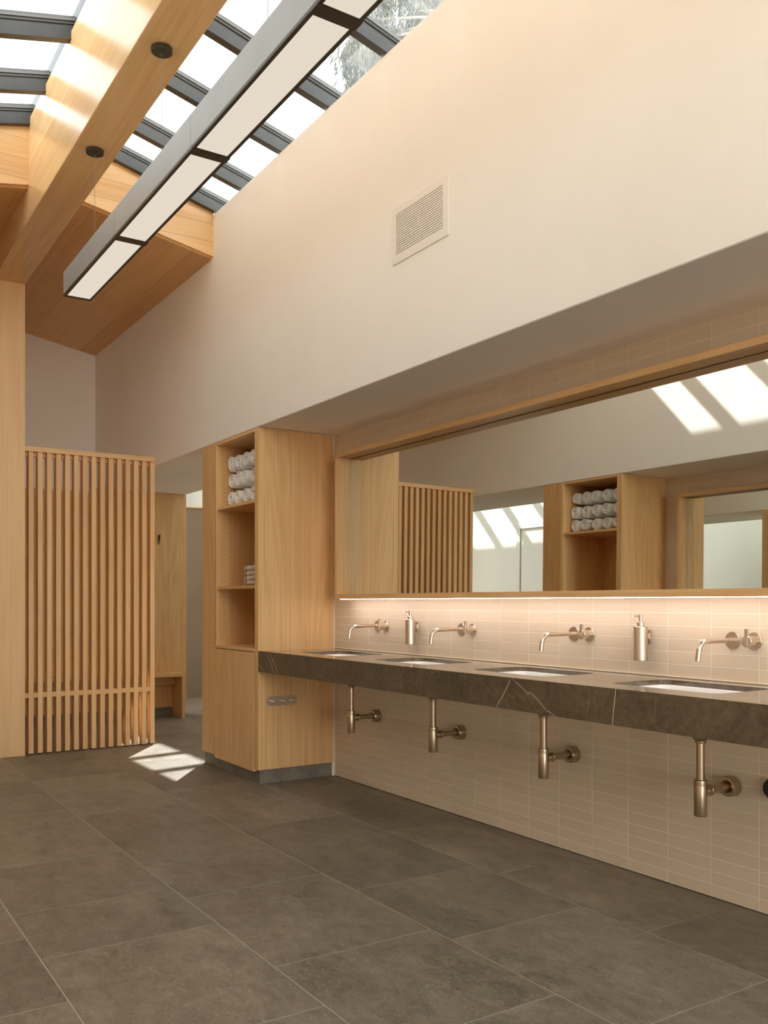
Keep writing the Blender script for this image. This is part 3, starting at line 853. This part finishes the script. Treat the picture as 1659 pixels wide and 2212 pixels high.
# ------------------------------------------------------------------ bottle traps
LT = 'nickel bottle trap under the counter, %s'
def make_trap():
    r = thing('bottle_trap', LT % ordinal[0], 'sink trap', (0, 0, 0), 'bottle traps below the counter')
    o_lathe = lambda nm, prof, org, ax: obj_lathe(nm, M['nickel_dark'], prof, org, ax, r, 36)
    y = -.199; zc = 0.0
    o_lathe('waste_nut', [(0, .236), (.038, .236), (.038, .232), (.031, .206), (.0215, .196), (.0205, .187), (.0195, .186), (0, .186)], (0, y, 0), (0, 0, 1))
    obj_cyl('tailpipe', M['nickel_dark'], (0, y, .03), (0, 0, 1), .0162, .156, r, 32, .0005)
    o_lathe('trap_collar', [(0, .046), (.0215, .046), (.0248, .044), (.0252, .040), (.0252, .026), (.0244, .0252), (0, .0252)], (0, y, 0), (0, 0, 1))
    o_lathe('trap_body', [(0, .025), (.0242, .025), (.0248, .023), (.0248, -.092), (.0238, -.0945), (0, -.0945)], (0, y, 0), (0, 0, 1))
    o_lathe('outlet_nut', [(0, .02), (.0195, .02), (.0205, .022), (.0205, .048), (.0225, .050), (.0225, .056), (.020, .058), (.017, .0595), (0, .0595)], (0, y, 0), (0, 1, 0))
    obj_cyl('outlet_pipe', M['nickel_dark'], (0, y + .058, 0), (0, 1, 0), .0158, .139, r, 28, .0004)
    o_lathe('wall_flange', [(.0165, .030), (.0175, .037), (.026, .043), (.031, .044), (.036, .042), (.0385, .037), (.0395, .028), (.0405, .0005), (.0165, .0005)], (0, -.0003, 0), (0, -1, 0))
    return r
t0 = make_trap(); t0.location = (SX[0], TILE, .474)
for k in range(1, 4):
    dup(t0, (SX[k], TILE, .474 - (.003 if k == 3 else 0)), LT % ordinal[k], 'bottle traps below the counter')

# black ribbed cap on the wall at the right edge
bm = bmesh.new(); seg = 64; prof = [(0, .034), (.020, .034), (.022, .030), (.030, .030), (.037, .027), (.040, .020), (.040, .0003), (0, .0003)]
lathe(bm, prof, (-2.065, TILE, .492), (0, -1, 0), seg)
ctr = Vector((-2.065, TILE, .492))
for v in bm.verts:
    d = v.co - ctr; rr_ = math.hypot(d.x, d.z)
    if rr_ > .035:
        k = int(round(math.atan2(d.z, d.x) / (2 * PI / seg)))
        if k % 4 in (0, 1): v.co.x = ctr.x + d.x * .93; v.co.z = ctr.z + d.z * .93
o = finish(bm, 'shutoff_knob', M['black'])
tag(o, 'black ribbed plastic knob on the wall below the counter, cut by the right edge', 'valve knob')

# ------------------------------------------------------------------ vent grille
r = thing('vent_grille', 'putty painted louvred air vent high on the plaster wall', 'vent', (-3.576, FACE, 3.045))
x0, x1, z0, z1 = -3.808, -3.344, 2.904, 3.187
sx0, sx1, sz0, sz1 = -3.779, -3.384, 2.950, 3.158
bm = bmesh.new()
yf, yb = FACE - .005, FACE - .0003
bx(bm, x0, sx0, yf, yb, z0, z1); bx(bm, sx1, x1, yf, yb, z0, z1); bx(bm, sx0, sx1, yf, yb, z0, sz0); bx(bm, sx0, sx1, yf, yb, sz1, z1)
P(finish(bm, 'frame', M['grille']), r)
bm = bmesh.new(); nl = 18; dz = (sz1 - sz0) / nl
for k in range(nl):
    za = sz0 + dz * k + dz * .32
    prism(bm, [(yf + .0002, za), (yf + .0002, za + dz * .68), (yb - .0006, za + dz * .68), (yb - .0006, za)], sx0, sx1)
P(finish(bm, 'louvres', M['grille']), r)
P(box('dark_backing', M['void'], sx0, sx1, yb - .0005, yb, sz0, sz1), r)  # dark plate giving the shade behind the louvres by its colour
for px, pz in ((x0 + .012, z0 + .025), (x1 - .015, z0 + .03), (x0 + .012, z1 - .025), (x1 - .015, z1 - .028)):
    P(obj_cyl('screw', M['grille'], (px, yf + .0002, pz), (0, -1, 0), .0032, .0012, None, 12, .0003), r)

# ------------------------------------------------------------------ linear pendant
r = thing('linear_pendant', 'long grey linear pendant lamp with opal panels, hung by wires from the ridge beam', 'pendant light', (-3.0, 1.365, 2.97))
xs0 = -5.392; mod = 1.0085; ya, yb = 1.288, 1.442; zb0, zt = 2.970, 3.130; nmod = 5
for k in range(nmod):
    xa = xs0 + mod * k + (.0012 if k else 0); xb = xs0 + mod * (k + 1) - .0012
    bm = bmesh.new(); R_ = .028
    prof = [(ya, zb0 + .012)]
    for q in range(7):
        a = PI - PI / 2 * q / 6; prof.append((ya + R_ + R_ * math.cos(a), zt - R_ + R_ * math.sin(a)))
    for q in range(7):
        a = PI / 2 - PI / 2 * q / 6; prof.append((yb - R_ + R_ * math.cos(a), zt - R_ + R_ * math.sin(a)))
    prof.append((yb, zb0 + .012))
    prism(bm, prof, xa, xb)
    h_ = P(smooth_by_angle(finish(bm, 'housing', M['housing']), 25), r)
    # dark trim around the diffuser
    da, db = (xs0 + .030 if k == 0 else xs0 + mod * k + .028), xs0 + mod * (k + 1) - .030
    bm = bmesh.new()
    bx(bm, xa, xb, ya - .001, 1.301, zb0, zb0 + .012); bx(bm, xa, xb, 1.430, yb + .001, zb0, zb0 + .012)
    bx(bm, xa, da, 1.301, 1.430, zb0, zb0 + .012); bx(bm, db, xb, 1.301, 1.430, zb0, zb0 + .012)
    P(finish(bm, 'trim_frame', M['bronze']), r)
    P(box('diffuser', M['diffuser'], da, db, 1.301, 1.430, zb0 + .003, zb0 + .010), r)
    if k:
        P(box('joint_clip', M['bronze'], xs0 + mod * k - .022, xs0 + mod * k + .022, ya - .0014, yb + .004, zb0 - .002, zb0 + .0125, None, .0005), r)
for k in range(5):
    x = -5.018 + 1.087 * k
    cn = P(obj_cyl('canopy', M['bronze'], (x, 1.366, 3.6818), (0, 0, -1), .047, .020, None, 40, .002), r)
    P(obj_lathe('cable_grip', M['bronze'], [(0, 0), (.007, 0), (.008, .006), (.005, .014), (0, .014)], (x, 1.366, 3.662), (0, 0, -1), None, 16), r)
    P(obj_tube('suspension_wire', M['steel_light'], [(x, 1.366, 3.66), (x, 1.366, zt)], .0011, None, 8), r)

# ------------------------------------------------------------------ robe hook on the end panelling
r = thing('robe_hook', 'small black leather robe hook on the oak panelling above the bench', 'hook', (XW + .022, 3.185, 1.86))
xh = XW + .0222
bm = bmesh.new()
tp = [(0, .050, .012), (.030, .048, .012), (.034, .030, .013), (.016, -.01, .0125), (.004, -.036, .012)]
# strap folded over: a flat tongue standing off the wall at the top
pts = [(.003, -.048), (.003, -.02), (.010, .01), (.024, .048), (.021, .049), (.007, .012), (0, -.02), (0, -.048)]
a = [bm.verts.new((xh + u, 3.185 - .010, 1.86 + v)) for u, v in pts]; b_2 = [bm.verts.new((xh + u, 3.185 + .010, 1.86 + v)) for u, v in pts]
bm.faces.new(a); bm.faces.new(b_2)
for i in range(len(a)): bm.faces.new((a[i], a[(i + 1) % len(a)], b_2[(i + 1) % len(a)], b_2[i]))
P(finish(bm, 'strap', M['black']), r)
P(obj_cyl('screw', M['nickel'], (xh + .003, 3.185, 1.86 - .036), (1, 0, 0), .004, .0015, None, 12, .0003), r)
P(obj_cyl('screw', M['nickel'], (xh + .0045, 3.185, 1.86 - .012), (1, 0, 0), .004, .0035, None, 12, .0003), r)

# ------------------------------------------------------------------ towels
def towel_mesh(seed):
    rr = random.Random(seed); bm = bmesh.new()
    turns = 3.6; R0, R1 = .009, .0585; nT = 120; th = .0066
    ph = rr.uniform(0, 6.28); sq = rr.uniform(-.025, .025); Ln = .34
    line = []
    for i in range(nT + 1):
        t = i / nT; a = t * turns * 2 * PI + ph
        rad = R0 + (R1 - R0 - th) * t
        rad += .0018 * math.sin(3 * a + ph) * t + .0014 * math.sin(1.3 * a + seed)
        line.append((a, rad))
    ny = 7; rows_ = []
    for j in range(ny):
        v = j / (ny - 1); y = v * Ln
        endf = min(v, 1 - v) * (ny - 1)
        shrink = .0016 if endf < .5 else 0
        yy = y + (0 if 0 < j < ny - 1 else 0)
        o, i_ = [], []
        for k, (a, rad) in enumerate(line):
            t = k / nT
            cone = (.010 * (1 - t)) * (1 if j == 0 else 0)
            ro, rin = rad + th - shrink, rad - th * .72 + shrink
            wob = .0012 * math.sin(a * 2 + j * 1.7 + seed)
            for lst, q in ((o, ro), (i_, rin)):
                lst.append(bm.verts.new(((q + wob) * math.cos(a) * (1 + sq), yy + (-.003 * math.sin(a * 1.5 + ph) if j == 0 else 0) + cone * .4, (q + wob) * math.sin(a) * (1 - sq))))
        rows_.append((o, i_))
    for (oA, iA), (oB, iB) in zip(rows_, rows_[1:]):
        for k in range(nT):
            bm.faces.new((oA[k], oA[k + 1], oB[k + 1], oB[k])); bm.faces.new((iA[k], iB[k], iB[k + 1], iA[k + 1]))
        bm.faces.new((oA[nT], iA[nT], iB[nT], oB[nT])); bm.faces.new((oA[0], oB[0], iB[0], iA[0]))
    # rounded end faces: a raised ridge along the spiral
    for j, sgn in ((0, -1), (ny - 1, 1)):
        o, i_ = rows_[j]
        mid = [bm.verts.new(((o[k].co + i_[k].co) / 2) + Vector((0, sgn * .0045, 0))) for k in range(nT + 1)]
        for k in range(nT):
            bm.faces.new((o[k], o[k + 1], mid[k + 1], mid[k])); bm.faces.new((mid[k], mid[k + 1], i_[k + 1], i_[k]))
    bmesh.ops.recalc_face_normals(bm, faces=bm.faces[:])
    me = bpy.data.meshes.new('rolled_towel'); bm.to_mesh(me); bm.free()
    me.materials.append(M['towel'])
    for p in me.polygons: p.use_smooth = True
    return me
tm = [towel_mesh(k) for k in range(5)]
rt = random.Random(12)
rown = ['bottom row', 'middle row', 'top row']; coln = ['leftmost', 'second from left', 'centre', 'fourth from left', 'rightmost']
for s in (1, -1):
    Y = side(s)
    grp = 'rolled towels on the upper shelf beside the counter' if s > 0 else 'rolled towels in the opposite cabinet'
    where = 'cabinet beside the counter' if s > 0 else 'mirrored cabinet opposite'
    for row in range(3):
        for col in range(5):
            o = bpy.data.objects.new('rolled_towel', tm[rt.randrange(5)]); C.objects.link(o)
            x = -6.1185 + .0665 + .1285 * col + rt.uniform(-.001, .001)
            z = 1.8825 + .0635 + .1265 * row
            yfr = 2.605 + rt.uniform(0, .02)
            o.location = (x, Y(yfr), z)
            o.rotation_euler = (0, rt.uniform(0, .6) - .3, 0 if s > 0 else PI)
            o.scale = (1, 1, 1); tag(o, 'rolled white towel, %s, %s, in the %s' % (rown[row], coln[col], where), 'towel', grp)

# clear jar of cotton balls on the middle shelf
zj = 1.3135
jx0, jx1, jy0, jy1 = -5.925, -5.785, 2.660, 2.800
bm = bmesh.new(); t = .004
bx(bm, jx0, jx1, jy0, jy1, zj, zj + t)
bx(bm, jx0, jx0 + t, jy0, jy1, zj + t, zj + .150); bx(bm, jx1 - t, jx1, jy0, jy1, zj + t, zj + .150)
bx(bm, jx0 + t, jx1 - t, jy0, jy0 + t, zj + t, zj + .150); bx(bm, jx0 + t, jx1 - t, jy1 - t, jy1, zj + t, zj + .150)
o = finish(bm, 'storage_jar', M['jar']); tag(o, 'clear square jar of cotton balls on the middle cabinet shelf', 'jar')
def ball_mesh(seed):
    rr = random.Random(seed); bm = bmesh.new(); bmesh.ops.create_icosphere(bm, subdivisions=3, radius=.0225)
    ks = [(Vector((rr.uniform(-1, 1), rr.uniform(-1, 1), rr.uniform(-1, 1))).normalized(), rr.uniform(.02, .10)) for _ in range(9)]
    for v in bm.verts:
        n = v.co.normalized(); f = 1
        for d, a in ks: f += a * max(0, n.dot(d)) ** 6 - a * .4 * max(0, -n.dot(d)) ** 8
        v.co *= f * .90
    me = bpy.data.meshes.new('cotton_ball'); bm.to_mesh(me); bm.free(); me.materials.append(M['cotton'])
    for p in me.polygons: p.use_smooth = True
    return me
cm_ = [ball_mesh(k) for k in range(3)]; rt = random.Random(4)
for k in range(4):
    for i in range(3):
        for j in range(3):
            o = bpy.data.objects.new('cotton_ball', cm_[rt.randrange(3)]); C.objects.link(o)
            o.location = (jx0 + .0270 + .043 * i + rt.uniform(-.002, .002), jy0 + .0270 + .043 * j + rt.uniform(-.002, .002), zj + .0245 + .0345 * k + rt.uniform(-.002, .004))
            q = rt.uniform(.86, .97); o.scale = (q * 1.06, q * 1.06, q * .86)
            o.rotation_euler = (0, 0, rt.uniform(0, 6))
            tag(o, 'white cotton wool ball packed in the clear jar', 'cotton ball', 'cotton balls in the clear jar')

# ------------------------------------------------------------------ tree beyond the skylight
def build_tree():
    rr = random.Random(21)
    base = Vector((-4.4, 8.2, 0))
    r = thing('willow_leaved_tree', 'tree with drooping narrow leaves, seen through the skylight at upper right', 'tree', base)
    bm = bmesh.new(); lf = bmesh.new()
    top = base + Vector((-.3, -.5, 4.6))
    tube(bm, [base, base + Vector((-.05, -.1, 2.2)), top], [.22, .17, .12], 12)
    fork = top + Vector((-.5, -1.1, 1.3))
    tube(bm, [top, top + Vector((-.2, -.5, .8)), fork], [.12, .08, .06], 10)
    clumps = [(-6.44, 4.04, 6.0, 0.18), (-6.5, 4.32, 6.03, 0.16), (-6.57, 4.01, 5.87, 0.15), (-6.57, 4.2, 5.81, 0.15), (-6.59, 4.0, 5.65, 0.1), (-6.64, 3.91, 5.93, 0.06), (-6.88, 4.47, 6.17, 0.2), (-6.89, 4.45, 6.7, 0.18), (-6.94, 4.74, 6.87, 0.2), (-6.65, 4.82, 6.65, 0.2), (-6.74, 5.05, 6.94, 0.3), (-6.54, 4.62, 6.36, 0.14), (-6.62, 4.5, 6.23, 0.1), (-6.8, 5.32, 7.21, 0.35), (-7.21, 5.06, 7.39, 0.3), (-6.9, 5.17, 6.85, 0.2)]
    for cx_, cy_, cz_, R_ in clumps:
        c = Vector((cx_, cy_, cz_)); tip = c + Vector((0, 0, R_ * .6))
        mid = (fork + tip) / 2 + Vector((rr.uniform(-.1, .1), rr.uniform(-.1, .1), .35))
        q = [fork + (mid - fork) * t for t in (0, .33, .66)] + [mid + (tip - mid) * t for t in (0, .35, .7, 1)]
        q = [p + Vector((rr.uniform(-.03, .03), rr.uniform(-.03, .03), rr.uniform(-.03, .03))) if 0 < i_ < 6 else p for i_, p in enumerate(q)]
        tube(bm, q, [.035, .03, .024, .018, .014, .010, .006], 6)
        for k in range(int(95 * R_ / .25)):
            p = tip + Vector((rr.gauss(0, .42), rr.gauss(0, .42), rr.gauss(0, .35))) * R_
            d = Vector((rr.uniform(-.5, .5), rr.uniform(-.5, .5), rr.uniform(-.5, .1)))
            tw = [p.copy()]
            for j in range(6):
                d = (d + Vector((rr.uniform(-.25, .25), rr.uniform(-.25, .25), -.42))).normalized(); p = p + d * .035; tw.append(p.copy())
                for m in range(2):
                    ld = (d + Vector((rr.uniform(-.7, .7), rr.uniform(-.7, .7), rr.uniform(-.7, .1)))).normalized(); ln = rr.uniform(.05, .095); w_ = ln * .07
                    sd_ = ld.cross(Vector((rr.uniform(-1, 1), rr.uniform(-1, 1), .2))).normalized() * w_
                    bend = Vector((0, 0, -ln * .12))
                    lf.faces.new([lf.verts.new(x_) for x_ in (p, p + ld * ln * .45 - sd_ + bend * .3, p + ld * ln + bend, p + ld * ln * .45 + sd_ + bend * .3)])
            tube(bm, tw, .0016, 4)
    P(smooth_by_angle(finish(bm, 'branches', M['bark'])), r)
    P(finish(lf, 'foliage', M['leaf']), r)
build_tree()
